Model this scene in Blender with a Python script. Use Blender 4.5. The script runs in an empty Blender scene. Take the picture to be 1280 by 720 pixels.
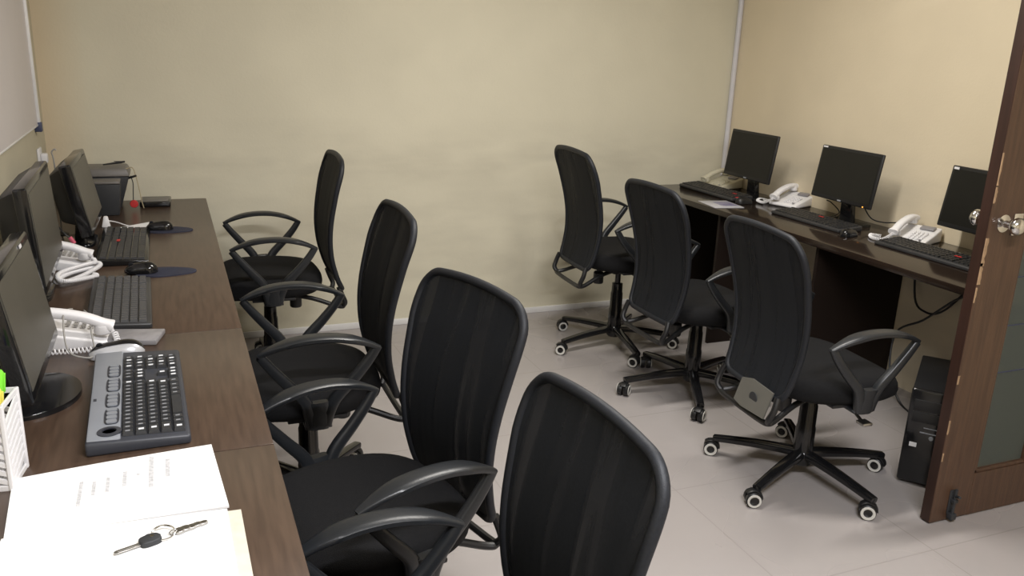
import bpy, bmesh, math, random
from mathutils import Vector, Matrix
random.seed(7)
PI = math.pi
S = bpy.context.scene
C = S.collection

# ------------------------------------------------------------------ camera
cam_d = bpy.data.cameras.new('camera')
cam_d.sensor_width = 36.0
cam_d.lens = 36.0 * 1043.0 / 1280.0
cam_d.clip_start = 0.02
cam = bpy.data.objects.new('camera', cam_d); C.objects.link(cam)
def _cam():
    f = 1043.0
    d = Vector((500 - 640, 3950 - 360, f)).normalized()          # down
    y = Vector((200 - 640, 40 - 360, f)); y -= y.dot(d) * d; y.normalize()
    x = y.cross(-d).normalized()
    rows = [x, y, -d]                                             # world axes in camera (x right, y down, z forward)
    m = Matrix([[r[0], -r[1], -r[2]] for r in rows])
    return Matrix.Translation((0, 0, 1.53)) @ m.to_4x4()
cam.matrix_world = _cam()
S.camera = cam

# ------------------------------------------------------------------ world, lights, exposure
w = bpy.data.worlds.new('world'); S.world = w; w.use_nodes = True
w.node_tree.nodes['Background'].inputs[0].default_value = (0.75, 0.82, 1.0, 1)
w.node_tree.nodes['Background'].inputs[1].default_value = 0.08
S.view_settings.view_transform = 'Standard'
S.view_settings.look = 'None'
S.view_settings.gamma = 1.0
S.view_settings.use_curve_mapping = False
S.view_settings.exposure = 0.0
def area(name, loc, sx, sy, power, col=(1, .95, .86), rot=(0, 0, 0)):
    l = bpy.data.lights.new(name, 'AREA'); l.shape = 'RECTANGLE'; l.size = sx; l.size_y = sy
    l.energy = power; l.color = col
    o = bpy.data.objects.new(name, l); C.objects.link(o); o.location = loc; o.rotation_euler = rot
    return o
LIGHTS = [((1.55, 2.45, 2.60), 1.2, .10, 54, (1, .96, .90)),
          ((0.85, 0.10, 2.60), 1.2, .10, 100, (.97, .97, 1))]
for L in LIGHTS:
    area('tube_lamp_light', (L[0][0], L[0][1], L[0][2] - .045), L[1], L[2], L[3], L[4])

# ------------------------------------------------------------------ materials
def mat(name, col, rough=.5, metal=0.0, spec=.5, var=0.0, vscale=8.0, col2=None, bump=0.0, bscale=60.0, stretch=None, emit=0, alpha=1, coat=0):
    m = bpy.data.materials.new(name); m.use_nodes = True
    nt = m.node_tree; b = nt.nodes['Principled BSDF']
    b.inputs['Base Color'].default_value = (*col, 1)
    b.inputs['Roughness'].default_value = rough
    b.inputs['Metallic'].default_value = metal
    b.inputs['Specular IOR Level'].default_value = spec
    b.inputs['Alpha'].default_value = alpha
    b.inputs['Coat Weight'].default_value = coat
    tc = nt.nodes.new('ShaderNodeTexCoord'); mp = nt.nodes.new('ShaderNodeMapping')
    nt.links.new(tc.outputs['Object'], mp.inputs[0])
    if stretch: mp.inputs['Scale'].default_value = stretch
    if col2 is None: col2 = tuple(c * (1 - var) for c in col)
    n = nt.nodes.new('ShaderNodeTexNoise'); n.inputs['Scale'].default_value = vscale; n.inputs['Detail'].default_value = 5
    nt.links.new(mp.outputs[0], n.inputs['Vector'])
    r = nt.nodes.new('ShaderNodeValToRGB')
    r.color_ramp.elements[0].position = .35; r.color_ramp.elements[1].position = .65
    r.color_ramp.elements[0].color = (*col2, 1); r.color_ramp.elements[1].color = (*col, 1)
    nt.links.new(n.outputs['Fac'], r.inputs[0]); nt.links.new(r.outputs[0], b.inputs['Base Color'])
    if bump:
        n2 = nt.nodes.new('ShaderNodeTexNoise'); n2.inputs['Scale'].default_value = bscale
        nt.links.new(mp.outputs[0], n2.inputs['Vector'])
        bp = nt.nodes.new('ShaderNodeBump'); bp.inputs['Strength'].default_value = bump; bp.inputs['Distance'].default_value = .002
        nt.links.new(n2.outputs['Fac'], bp.inputs['Height']); nt.links.new(bp.outputs[0], b.inputs['Normal'])
    if emit:
        b.inputs['Emission Color'].default_value = (*col, 1); b.inputs['Emission Strength'].default_value = emit
    return m

M = {}
M['black_plastic'] = mat('black_plastic', (.011, .011, .012), .42, var=.2, bump=.15, bscale=400)
M['arm_plastic'] = mat('arm_plastic', (.016, .018, .021), .36, var=.15, bump=.1, bscale=300)
M['gloss_black'] = mat('gloss_black', (.010, .010, .011), .12, var=.2)
M['fabric_black'] = mat('fabric_black', (.0075, .0075, .0085), .9, var=.35, vscale=160, bump=.5, bscale=500, spec=.25)
M['rim_black'] = mat('rim_black', (.011, .013, .018), .55, var=.3, vscale=200, bump=.3, bscale=500, spec=.4)
M['grey_plastic'] = mat('grey_plastic', (.12, .115, .10), .5, var=.1)
M['chrome'] = mat('chrome', (.75, .74, .72), .15, metal=1, var=.05)
M['steel'] = mat('steel', (.45, .44, .42), .3, metal=1, var=.1)
M['wheel_white'] = mat('wheel_white', (.62, .61, .57), .45, var=.08)
M['phone_white'] = mat('phone_white', (.80, .79, .80), .4, var=.05)
M['phone_cream'] = mat('phone_cream', (.58, .55, .43), .4, var=.05)
M['phone_key'] = mat('phone_key', (.5, .49, .48), .5, var=.1)
M['lcd'] = mat('lcd', (.25, .24, .25), .3, var=.1)
M['screen'] = mat('screen', (.009, .009, .008), .28, var=.1, spec=.3)
M['screen_matte'] = mat('screen_matte', (.062, .056, .043), .42, var=.15, spec=.9)  # brownish reflection of the wall is mixed into this base colour
M['desk'] = mat('desk', (.075, .047, .032), .30, col2=(.052, .032, .022), vscale=6, stretch=(14, 1.2, 14), spec=.5)
M['desk_dark'] = mat('desk_dark', (.022, .014, .010), .13, col2=(.018, .012, .009), vscale=6, stretch=(14, 1.2, 14), spec=.5)
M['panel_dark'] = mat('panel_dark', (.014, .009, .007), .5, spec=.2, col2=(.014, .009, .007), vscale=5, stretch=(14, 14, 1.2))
M['desk_edge'] = mat('desk_edge', (.025, .016, .012), .4, var=.2)
M['door_wood'] = mat('door_wood', (.088, .046, .026), .42, col2=(.062, .032, .019), vscale=5, stretch=(16, 16, 1.0), bump=.2, bscale=30)
M['door_edge'] = mat('door_edge', (.034, .014, .009), .45, col2=(.024, .010, .006), vscale=5, stretch=(16, 16, 1.0))
M['raw_wood'] = mat('raw_wood', (.40, .26, .15), .8, var=.3, vscale=40)
M['paper'] = mat('paper', (.86, .86, .86), .8, var=.02)
M['cream_paper'] = mat('cream_paper', (.62, .585, .49), .85, var=.12, vscale=40)
M['ink'] = mat('ink', (.62, .62, .64), .9, var=.3, vscale=150)
M['ink_light'] = mat('ink_light', (.72, .72, .73), .9, var=.1, vscale=150)
M['silver'] = mat('silver', (.30, .32, .36), .4, metal=.3, var=.08)
M['silver_light'] = mat('silver_light', (.62, .63, .66), .3, metal=.3, var=.05)
M['slate'] = mat('slate', (.036, .039, .050), .45, var=.1)
M['key_dark'] = mat('key_dark', (.030, .032, .037), .4, var=.2)
M['key_pale'] = mat('key_pale', (.70, .72, .76), .5, var=.05)
M['key_grey'] = mat('key_grey', (.30, .31, .34), .5, var=.1)
M['kb_dark'] = mat('kb_dark', (.035, .035, .037), .42, var=.2)
M['kb_grey'] = mat('kb_grey', (.060, .060, .062), .45, var=.2)
M['kb_key'] = mat('kb_key', (.075, .075, .078), .5, var=.15)
M['kb_black_key'] = mat('kb_black_key', (.022, .022, .023), .42, var=.2)
M['pad_blue'] = mat('pad_blue', (.022, .025, .048), .75, var=.15, vscale=80)
M['red'] = mat('red', (.55, .03, .03), .5, var=.2)
M['pink'] = mat('pink', (.60, .10, .16), .5, var=.2)
M['wire_grey'] = mat('wire_grey', (.30, .29, .27), .5, var=.1)
M['wire_black'] = mat('wire_black', (.012, .012, .012), .45, var=.1)
M['beige_cord'] = mat('beige_cord', (.45, .38, .24), .7, var=.15)
M['lime'] = mat('lime', (.22, .75, .05), .4, var=.1)
M['yellow'] = mat('yellow', (.80, .72, .12), .4, var=.1)
M['blue'] = mat('blue', (.03, .06, .45), .4, var=.1)
M['teal'] = mat('teal', (.05, .35, .33), .4, var=.1)
M['white_plastic'] = mat('white_plastic', (.72, .71, .72), .4, var=.05)
M['board'] = mat('board', (.60, .56, .56), .35, var=.04, vscale=3)
M['alu'] = mat('alu', (.80, .80, .80), .35, metal=.2, var=.04)
M['navy'] = mat('navy', (.05, .06, .12), .5, var=.1)
M['case_grey'] = mat('case_grey', (.16, .15, .14), .45, var=.12)
M['case_dark'] = mat('case_dark', (.028, .030, .034), .6, var=.2)
M['pad_grey'] = mat('pad_grey', (.27, .26, .27), .4, var=.25, vscale=30)
M['leaflet'] = mat('leaflet', (.52, .52, .56), .3, var=.1)
M['leaflet_ink'] = mat('leaflet_ink', (.16, .15, .30), .35, col2=(.35, .34, .42), vscale=30)
M['trim_white'] = mat('trim_white', (.72, .71, .70), .5, var=.08, vscale=10)
M['pipe'] = mat('pipe', (.64, .63, .66), .4, var=.06, vscale=10)
M['lamp'] = mat('lamp', (1, .97, .9), .5, emit=3.0)
M['ceiling'] = mat('ceiling', (.72, .70, .64), .9, var=.04, vscale=3)
M['led_orange'] = mat('led_orange', (1, .35, .05), .4, emit=2.0)

def mesh_fabric():
    m = mat('mesh_fabric', (.010, .012, .016), .75, var=.35, vscale=220, spec=.3)
    nt = m.node_tree; b = nt.nodes['Principled BSDF']; out = nt.nodes['Material Output']
    tc = nt.nodes.new('ShaderNodeTexCoord')
    mp = nt.nodes.new('ShaderNodeMapping'); mp.inputs['Scale'].default_value = (1, 38, 1.8)
    nt.links.new(tc.outputs['Object'], mp.inputs[0])
    n = nt.nodes.new('ShaderNodeTexNoise'); n.inputs['Scale'].default_value = 1.0; n.inputs['Detail'].default_value = 0.5
    nt.links.new(mp.outputs[0], n.inputs['Vector'])
    r = nt.nodes.new('ShaderNodeMapRange'); r.inputs[1].default_value = .40; r.inputs[2].default_value = .72
    r.inputs[3].default_value = .0; r.inputs[4].default_value = .17
    nt.links.new(n.outputs['Fac'], r.inputs[0])
    t = nt.nodes.new('ShaderNodeBsdfTransparent'); mx = nt.nodes.new('ShaderNodeMixShader')
    nt.links.new(r.outputs[0], mx.inputs[0]); nt.links.new(b.outputs[0], mx.inputs[1]); nt.links.new(t.outputs[0], mx.inputs[2])
    nt.links.new(mx.outputs[0], out.inputs[0])
    return m
M['mesh_fabric'] = mesh_fabric()

def wall_mat(name, base, stain, orange=False):
    m = mat(name, base, .85, col2=tuple(c * .94 for c in base), vscale=2.2, bump=.25, bscale=90, spec=.2)
    nt = m.node_tree; b = nt.nodes['Principled BSDF']
    lk = b.inputs['Base Color'].links[0]; src = lk.from_socket
    tc = nt.nodes.new('ShaderNodeTexCoord'); sp = nt.nodes.new('ShaderNodeSeparateXYZ')
    nt.links.new(tc.outputs['Object'], sp.inputs[0])
    # scuffed, dirty band where chair backs rub the wall
    n = nt.nodes.new('ShaderNodeTexNoise'); n.inputs['Scale'].default_value = 2.6; n.inputs['Detail'].default_value = 6
    mp = nt.nodes.new('ShaderNodeMapping'); mp.inputs['Scale'].default_value = (1, 1, 3.5)
    nt.links.new(tc.outputs['Object'], mp.inputs[0]); nt.links.new(mp.outputs[0], n.inputs['Vector'])
    cr = nt.nodes.new('ShaderNodeValToRGB')
    e = cr.color_ramp.elements
    e[0].position = 0; e[0].color = (.65, .65, .65, 1); e[1].position = 1; e[1].color = (0, 0, 0, 1)
    for p, v in ((.30, .55), (.52, .62), (.66, .35), (.80, .80), (.88, .45), (.98, .12)):
        q = e.new(p); q.color = (v, v, v, 1)
    dv = nt.nodes.new('ShaderNodeMath'); dv.operation = 'DIVIDE'; dv.inputs[1].default_value = 1.15
    nt.links.new(sp.outputs['Z'], dv.inputs[0]); nt.links.new(dv.outputs[0], cr.inputs[0])
    mr = nt.nodes.new('ShaderNodeMapRange'); mr.inputs[1].default_value = .38; mr.inputs[2].default_value = .68
    nt.links.new(n.outputs['Fac'], mr.inputs[0])
    mu = nt.nodes.new('ShaderNodeMath'); mu.operation = 'MULTIPLY'
    nt.links.new(cr.outputs[0], mu.inputs[0]); nt.links.new(mr.outputs[0], mu.inputs[1])
    mu2 = nt.nodes.new('ShaderNodeMath'); mu2.operation = 'MULTIPLY'; mu2.inputs[1].default_value = .55
    nt.links.new(mu.outputs[0], mu2.inputs[0])
    mx = nt.nodes.new('ShaderNodeMix'); mx.data_type = 'RGBA'
    nt.links.new(mu2.outputs[0], mx.inputs['Factor']); nt.links.new(src, mx.inputs['A']); mx.inputs['B'].default_value = (*stain, 1)
    last = mx.outputs['Result']
    if orange:                                    # rusty water stain along the left corner
        r2 = nt.nodes.new('ShaderNodeMapRange'); r2.inputs[1].default_value = -.50; r2.inputs[2].default_value = -.32
        r2.inputs[3].default_value = .32; r2.inputs[4].default_value = 0
        nt.links.new(sp.outputs['X'], r2.inputs[0])
        m2 = nt.nodes.new('ShaderNodeMix'); m2.data_type = 'RGBA'
        nt.links.new(r2.outputs[0], m2.inputs['Factor']); nt.links.new(last, m2.inputs['A'])
        m2.inputs['B'].default_value = (.62, .40, .20, 1); last = m2.outputs['Result']
    nt.links.new(last, b.inputs['Base Color'])
    return m
WALL = (.655, .615, .485)
M['wall_back'] = wall_mat('wall_back_paint', WALL, (.43, .40, .32), True)
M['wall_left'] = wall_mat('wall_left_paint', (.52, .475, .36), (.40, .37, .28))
M['wall'] = wall_mat('wall_paint', (.72, .625, .46), (.46, .42, .33))

def floor_mat():
    m = mat('floor_tile', (.355, .328, .318), .24, col2=(.325, .298, .288), vscale=1.6, spec=.5)
    nt = m.node_tree; b = nt.nodes['Principled BSDF']; src = b.inputs['Base Color'].links[0].from_socket
    tc = nt.nodes.new('ShaderNodeTexCoord'); mp = nt.nodes.new('ShaderNodeMapping')
    mp.inputs['Location'].default_value = (.18, .13, 0)
    nt.links.new(tc.outputs['Object'], mp.inputs[0])
    br = nt.nodes.new('ShaderNodeTexBrick'); br.offset = 0
    br.inputs['Scale'].default_value = 1; br.inputs['Mortar Size'].default_value = .0022
    br.inputs['Brick Width'].default_value = .6; br.inputs['Row Height'].default_value = .6
    br.inputs['Color1'].default_value = (0, 0, 0, 1); br.inputs['Color2'].default_value = (0, 0, 0, 1); br.inputs['Mortar'].default_value = (1, 1, 1, 1)
    nt.links.new(mp.outputs[0], br.inputs['Vector'])
    mu = nt.nodes.new('ShaderNodeMath'); mu.operation = 'MULTIPLY'; mu.inputs[1].default_value = .45
    nt.links.new(br.outputs['Color'], mu.inputs[0])
    mx = nt.nodes.new('ShaderNodeMix'); mx.data_type = 'RGBA'
    nt.links.new(mu.outputs[0], mx.inputs['Factor']); nt.links.new(src, mx.inputs['A']); mx.inputs['B'].default_value = (.20, .18, .17, 1)
    # worn swirls left by wet mopping and chair wheels
    wv = nt.nodes.new('ShaderNodeTexNoise'); wv.inputs['Scale'].default_value = 2.4; wv.inputs['Distortion'].default_value = .8; wv.inputs['Detail'].default_value = 1
    nt.links.new(tc.outputs['Object'], wv.inputs['Vector'])
    rr = nt.nodes.new('ShaderNodeMapRange'); rr.inputs[1].default_value = .35; rr.inputs[2].default_value = .65; rr.inputs[3].default_value = .16; rr.inputs[4].default_value = .36
    nt.links.new(wv.outputs['Fac'], rr.inputs[0]); nt.links.new(rr.outputs[0], b.inputs['Roughness'])
    nt.links.new(mx.outputs['Result'], b.inputs['Base Color'])
    return m
M['floor'] = floor_mat()

def glass_mat():
    m = bpy.data.materials.new('frosted_glass'); m.use_nodes = True
    nt = m.node_tree; b = nt.nodes['Principled BSDF']
    b.inputs['Base Color'].default_value = (.26, .29, .26, 1); b.inputs['Roughness'].default_value = .35
    b.inputs['Transmission Weight'].default_value = .75; b.inputs['IOR'].default_value = 1.1
    n = nt.nodes.new('ShaderNodeTexNoise'); n.inputs['Scale'].default_value = 60
    bp = nt.nodes.new('ShaderNodeBump'); bp.inputs['Strength'].default_value = .2
    nt.links.new(n.outputs['Fac'], bp.inputs['Height']); nt.links.new(bp.outputs[0], b.inputs['Normal'])
    return m
M['glass'] = glass_mat()

# ------------------------------------------------------------------ mesh helpers
def link(name, bm, m, parent=None, smooth=35, loc=None, rot=None):
    me = bpy.data.meshes.new(name); bm.to_mesh(me); bm.free()
    ms = m if isinstance(m, (list, tuple)) else [m]
    for q in ms: me.materials.append(q)
    if smooth:
        for p in me.polygons: p.use_smooth = True
        me.set_sharp_from_angle(angle=math.radians(smooth))
    o = bpy.data.objects.new(name, me); C.objects.link(o)
    if parent: o.parent = parent
    if loc: o.location = loc
    if rot: o.rotation_euler = rot
    return o
def tag(o, label, cat, group=None):
    o['label'] = label; o['category'] = cat
    if group: o['group'] = group
    return o
def thing(name, label, cat, loc=(0, 0, 0), rz=0, group=None):
    o = bpy.data.objects.new(name, None); o.empty_display_size = .05; C.objects.link(o)
    o.location = loc; o.rotation_euler = (0, 0, rz)
    return tag(o, label, cat, group)
def struct(name, bm, m, **k):
    o = link(name, bm, m, **k); o['kind'] = 'structure'; return o
def copy_tree(o, parent=None):
    c = o.copy(); C.objects.link(c)
    if parent: c.parent = parent
    for ch in list(o.children): copy_tree(ch, c)
    return c
def box(bm, x0, x1, y0, y1, z0, z1, bev=0.0, seg=2, mi=0, M4=None):
    r = bmesh.ops.create_cube(bm, size=1)
    vs = r['verts']
    for v in vs:
        v.co = Vector(((x0 + x1) / 2 + v.co.x * (x1 - x0), (y0 + y1) / 2 + v.co.y * (y1 - y0), (z0 + z1) / 2 + v.co.z * (z1 - z0)))
    fs = list({f for v in vs for f in v.link_faces})
    if bev:
        es = list({e for v in vs for e in v.link_edges})
        rr = bmesh.ops.bevel(bm, geom=es, offset=bev, segments=seg, profile=.5, affect='EDGES')
        fs = [f for f in rr['faces']] + [f for f in fs if f.is_valid]
    allv = {v for f in fs if f.is_valid for v in f.verts}
    for f in fs:
        if f.is_valid: f.material_index = mi
    if M4 is not None:
        for v in allv: v.co = M4 @ v.co
    return allv
def taper_box(bm, b, t, z0, z1, bev=0, mi=0):
    """b, t: (x0,x1,y0,y1) rectangles at bottom and top"""
    vs = [bm.verts.new((x, y, z0)) for x, y in ((b[0], b[2]), (b[1], b[2]), (b[1], b[3]), (b[0], b[3]))]
    vt = [bm.verts.new((x, y, z1)) for x, y in ((t[0], t[2]), (t[1], t[2]), (t[1], t[3]), (t[0], t[3]))]
    fs = [bm.faces.new(vs[::-1]), bm.faces.new(vt)]
    for i in range(4): fs.append(bm.faces.new((vs[i], vs[(i + 1) % 4], vt[(i + 1) % 4], vt[i])))
    for f in fs: f.material_index = mi
    if bev:
        es = list({e for f in fs for e in f.edges})
        bmesh.ops.bevel(bm, geom=es, offset=bev, segments=2, profile=.5, affect='EDGES')
def tube(bm, pts, r, n=10, mi=0, closed=False, caps=True):
    pts = [Vector(p) for p in pts]; N = len(pts)
    rs = r if isinstance(r, (list, tuple)) else [r] * N
    T = []
    for i in range(N):
        a = pts[(i - 1) % N] if (closed or i > 0) else pts[i]
        b = pts[(i + 1) % N] if (closed or i < N - 1) else pts[i]
        T.append((b - a).normalized())
    up = Vector((0, 0, 1)) if abs(T[0].z) < .9 else Vector((1, 0, 0))
    nrm = (up - up.dot(T[0]) * T[0]).normalized()
    rings = []
    for i in range(N):
        nrm = (nrm - nrm.dot(T[i]) * T[i]).normalized(); bn = T[i].cross(nrm)
        rings.append([bm.verts.new(pts[i] + rs[i] * (math.cos(2 * PI * k / n) * nrm + math.sin(2 * PI * k / n) * bn)) for k in range(n)])
    for i in range(N if closed else N - 1):
        A = rings[i]; B = rings[(i + 1) % N]
        for k in range(n):
            f = bm.faces.new((A[k], A[(k + 1) % n], B[(k + 1) % n], B[k])); f.material_index = mi
    if caps and not closed:
        f = bm.faces.new(rings[0][::-1]); f.material_index = mi
        f = bm.faces.new(rings[-1]); f.material_index = mi
def catmull(P, k=6, closed=False):
    P = [Vector(p) for p in P]; out = []; N = len(P)
    rng = range(N) if closed else range(N - 1)
    for i in rng:
        p0 = P[(i - 1) % N] if (closed or i > 0) else P[0]; p1 = P[i]; p2 = P[(i + 1) % N]
        p3 = P[(i + 2) % N] if (closed or i + 2 < N) else P[-1]
        for j in range(k):
            t = j / k
            out.append(.5 * ((2 * p1) + (-p0 + p2) * t + (2 * p0 - 5 * p1 + 4 * p2 - p3) * t * t + (-p0 + 3 * p1 - 3 * p2 + p3) * t ** 3))
    if not closed: out.append(P[-1])
    return out
def sweep(bm, pts, ws, hs, side, mi=0, pw=.5, n=12):
    """superelliptic section; width along `side`, height along the in-plane normal"""
    pts = [Vector(p) for p in pts]; side = Vector(side).normalized(); N = len(pts); rings = []
    for i in range(N):
        t = (pts[min(i + 1, N - 1)] - pts[max(i - 1, 0)]).normalized(); nr = side.cross(t).normalized()
        ring = []
        for k in range(n):
            a = 2 * PI * (k + .5) / n; ca, sa = math.cos(a), math.sin(a)
            ring.append(bm.verts.new(pts[i] + side * (ws[i] / 2 * math.copysign(abs(ca) ** pw, ca)) + nr * (hs[i] / 2 * math.copysign(abs(sa) ** pw, sa))))
        rings.append(ring)
    for i in range(N - 1):
        for k in range(n):
            f = bm.faces.new((rings[i][k], rings[i][(k + 1) % n], rings[i + 1][(k + 1) % n], rings[i + 1][k])); f.material_index = mi
    bm.faces.new(rings[0][::-1]).material_index = mi; bm.faces.new(rings[-1]).material_index = mi
def lathe(bm, prof, n=24, c=(0, 0, 0), axis='z', mi=0):
    c = Vector(c); rings = []
    def P(r, h, a):
        u, v = r * math.cos(a), r * math.sin(a)
        return c + (Vector((u, v, h)) if axis == 'z' else Vector((h, u, v)) if axis == 'x' else Vector((v, h, u)))
    for r, h in prof:
        rings.append([bm.verts.new(P(0, h, 0))] if r < 1e-6 else [bm.verts.new(P(r, h, 2 * PI * k / n)) for k in range(n)])
    for A, B in zip(rings, rings[1:]):
        for k in range(n):
            a0, a1 = A[k % len(A)], A[(k + 1) % len(A)]; b0, b1 = B[k % len(B)], B[(k + 1) % len(B)]
            vs = []
            for v in (a0, a1, b1, b0):
                if v not in vs: vs.append(v)
            if len(vs) > 2: bm.faces.new(vs).material_index = mi
    if len(rings[0]) > 1: bm.faces.new(rings[0][::-1]).material_index = mi
    if len(rings[-1]) > 1: bm.faces.new(rings[-1]).material_index = mi
def plate(bm, outline, z0, z1, mi=0, bev=0):
    a = [bm.verts.new((x, y, z0)) for x, y in outline]; b = [bm.verts.new((x, y, z1)) for x, y in outline]
    fs = [bm.faces.new(a[::-1]), bm.faces.new(b)]
    for i in range(len(a)): fs.append(bm.faces.new((a[i], a[(i + 1) % len(a)], b[(i + 1) % len(a)], b[i])))
    for f in fs: f.material_index = mi
    if bev:
        bmesh.ops.bevel(bm, geom=list(fs[1].edges), offset=bev, segments=3, profile=.5, affect='EDGES')
def ellipse(cx, cy, rx, ry, n=32, p=1.0):
    o = []
    for k in range(n):
        a = 2 * PI * k / n; c, s = math.cos(a), math.sin(a)
        o.append((cx + rx * math.copysign(abs(c) ** p, c), cy + ry * math.copysign(abs(s) ** p, s)))
    return o
def nb(): return bmesh.new()
def fixn(bm): bmesh.ops.recalc_face_normals(bm, faces=bm.faces)

# ------------------------------------------------------------------ room shell
XL, XR, YB, YF, ZC = -.52, 3.22, 4.35, -2.2, 2.66
b = nb(); box(b, XL - .1, XR + .1, YF - .1, YB + .1, -.1, 0); struct('floor', b, M['floor'], smooth=0)
b = nb(); box(b, XL - .1, XR + .1, YF - .1, YB + .1, ZC, ZC + .1); struct('ceiling', b, M['ceiling'], smooth=0)
b = nb(); box(b, XL - .1, XR + .1, YB, YB + .1, 0, ZC); struct('wall_back', b, M['wall_back'], smooth=0)
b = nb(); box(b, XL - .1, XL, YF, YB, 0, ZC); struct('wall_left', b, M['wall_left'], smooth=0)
b = nb(); box(b, XR, XR + .1, YF, YB, 0, ZC); struct('wall_right', b, M['wall'], smooth=0)
b = nb(); box(b, XL - .1, XR + .1, YF - .1, YF, 0, ZC); struct('wall_front', b, M['wall'], smooth=0)
b = nb(); box(b, XL, XR, YB - .012, YB, 0, .035, .003); struct('baseboard_back', b, M['trim_white'])
# corner conduit
b = nb(); tube(b, [(XR - .016, YB - .016, .01), (XR - .016, YB - .016, ZC)], .016, 12)
struct('trim_1', b, M['pipe'])

# ceiling lamps
for i, L in enumerate(LIGHTS):
    t = thing('tube_lamp', ['white ceiling tube lamp over the middle of the room', 'white ceiling tube lamp above the near end of the room'][i], 'lamp', (L[0][0], L[0][1], ZC), group='ceiling tube lamps')
    b = nb(); box(b, -.63, .63, -.05, .05, -.03, 0, .008); link('lamp_housing', b, M['white_plastic'], t)
    b = nb(); tube(b, [(-.60, 0, -.046), (.60, 0, -.046)], .016, 14); link('lamp_tube', b, M['lamp'], t)

# ------------------------------------------------------------------ door
def build_door():
    x0, x1, y0, y1, H = 2.335, 3.215, 1.79, 1.83, 2.08
    gx0, gx1, gz0, gz1 = 2.51, 3.03, .165, 1.92
    b = nb()
    box(b, x0, gx0, y0, y1, .004, H, .003, mi=0); box(b, gx1, x1, y0, y1, .004, H, .003)
    box(b, gx0, gx1, y0 + .0006, y1 - .0006, .004, gz0); box(b, gx0, gx1, y0 + .0006, y1 - .0006, gz1, H - .001)
    d = link('door_1', b, M['door_wood'], smooth=0); d['kind'] = 'structure'
    b = nb(); box(b, x0 - .0015, x0 + .0005, y0 + .003, y1 - .001, .006, H - .003); link('lipping', b, M['door_edge'], d, smooth=0)
    b = nb()
    for (a0, a1, c0, c1) in ((gx0, gx1, gz0, gz0 + .012), (gx0, gx1, gz1 - .012, gz1), (gx0, gx0 + .012, gz0, gz1), (gx1 - .012, gx1, gz0, gz1)):
        box(b, a0, a1, y0 + .004, y1 - .004, c0, c1, .002)
    box(b, 2.752, 2.788, y0 + .001, y1 - .001, gz0 + .001, gz1 - .001, .002)
    link('glazing_bead', b, M['door_wood'], d, smooth=0)
    b = nb(); box(b, gx0 + .01, gx1 - .01, y0 + .016, y0 + .021, gz0 + .01, gz1 - .01); link('glass_pane', b, M['glass'], d, smooth=0)
    b = nb()
    for z in [.53 + .168 * k for k in range(8)]:
        box(b, gx0 + .012, gx1 - .012, y0 + .0145, y0 + .016, z, z + .003)
    link('etched_line', b, M['navy'], d, smooth=0)
    # knobs either side, with rose and lock cylinder
    def knob(x, z, side):
        yf = y0 if side < 0 else y1
        b = nb()
        prof = [(.028, 0), (.028, .004), (.012, .009), (.010, .030), (.020, .036), (.027, .046), (.027, .056), (.018, .066), (0, .068)]
        lathe(b, [(r, side * h) for r, h in prof], 24, (x, yf, z), 'y')
        fixn(b); return link('door_knob', b, M['chrome'], d, smooth=60)
    knob(2.395, 1.055, -1)
    knob(2.335 + .058, 1.055, 1)
    b = nb(); box(b, 2.435, 2.475, y0 - .006, y0, 1.015, 1.085, .002)
    tube(b, [(2.455, y0 - .004, 1.055), (2.455, y0 - .035, 1.055)], .009, 12)
    tube(b, [(2.452, y0 - .032, 1.057), (2.49, y0 - .040, 1.050), (2.53, y0 - .038, 1.046)], [.009, .010, .006], 12)
    link('door_latch', b, M['chrome'], d)
    # tower bolt at the foot
    b = nb()
    box(b, 2.405, 2.437, y0 - .004, y0, .03, .12, .002)
    tube(b, [(2.421, y0 - .012, .007), (2.421, y0 - .012, .125)], .0055, 10)
    tube(b, [(2.421, y0 - .012, .10), (2.413, y0 - .035, .108)], .005, 8)
    box(b, 2.409, 2.433, y0 - .022, y0, .012, .034, .002); box(b, 2.411, 2.431, y0 - .020, y0, .075, .088, .002)
    link('tower_bolt', b, M['case_dark'], d)
    # chips of bare wood along the leading edge
    b = nb()
    rnd = random.Random(3)
    for z, h, wd in ((1.175, .10, .006), (1.12, .05, .008), (.92, .09, .014), (.86, .07, .012), (.80, .05, .006), (.52, .03, .008), (.34, .05, .005), (.24, .03, .004)):
        n = 7; pts = []
        for k in range(n + 1): pts.append((x0 - .0012, z + h * k / n))
        for k in range(n, -1, -1): pts.append((x0 + wd * (.4 + .6 * rnd.random()), z + h * k / n))
        a = [b.verts.new((p[0], y0 - .0012, p[1])) for p in pts]; c = [b.verts.new((p[0], y0 + .001, p[1])) for p in pts]
        b.faces.new(a[::-1]); b.faces.new(c)
        for i in range(len(a)): b.faces.new((a[i], a[(i + 1) % len(a)], c[(i + 1) % len(a)], c[i]))
    fixn(b); link('chipped_wood', b, M['raw_wood'], d, smooth=0)
build_door()

# ------------------------------------------------------------------ whiteboard
t = thing('whiteboard', 'large white board with pale metal frame hung on the left wall', 'whiteboard', (XL, 3.0, 1.0))
b = nb(); box(b, .002, .014, -1.0, 1.06, .135, 1.18); link('board_surface', b, M['board'], t, smooth=0)
b = nb()
box(b, .0, .024, 1.06, 1.085, .11, 1.20, .003); box(b, .0, .024, -1.025, -1.0, .11, 1.20, .003)
box(b, .0, .016, -1.0, 1.06, .129, .136, .002); box(b, .0, .020, -1.0, 1.06, 1.18, 1.20, .003)
link('board_frame', b, M['alu'], t)
b = nb(); box(b, -.001, .028, 1.058, 1.09, .104, .145, .004); link('corner_cap', b, M['navy'], t)
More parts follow.
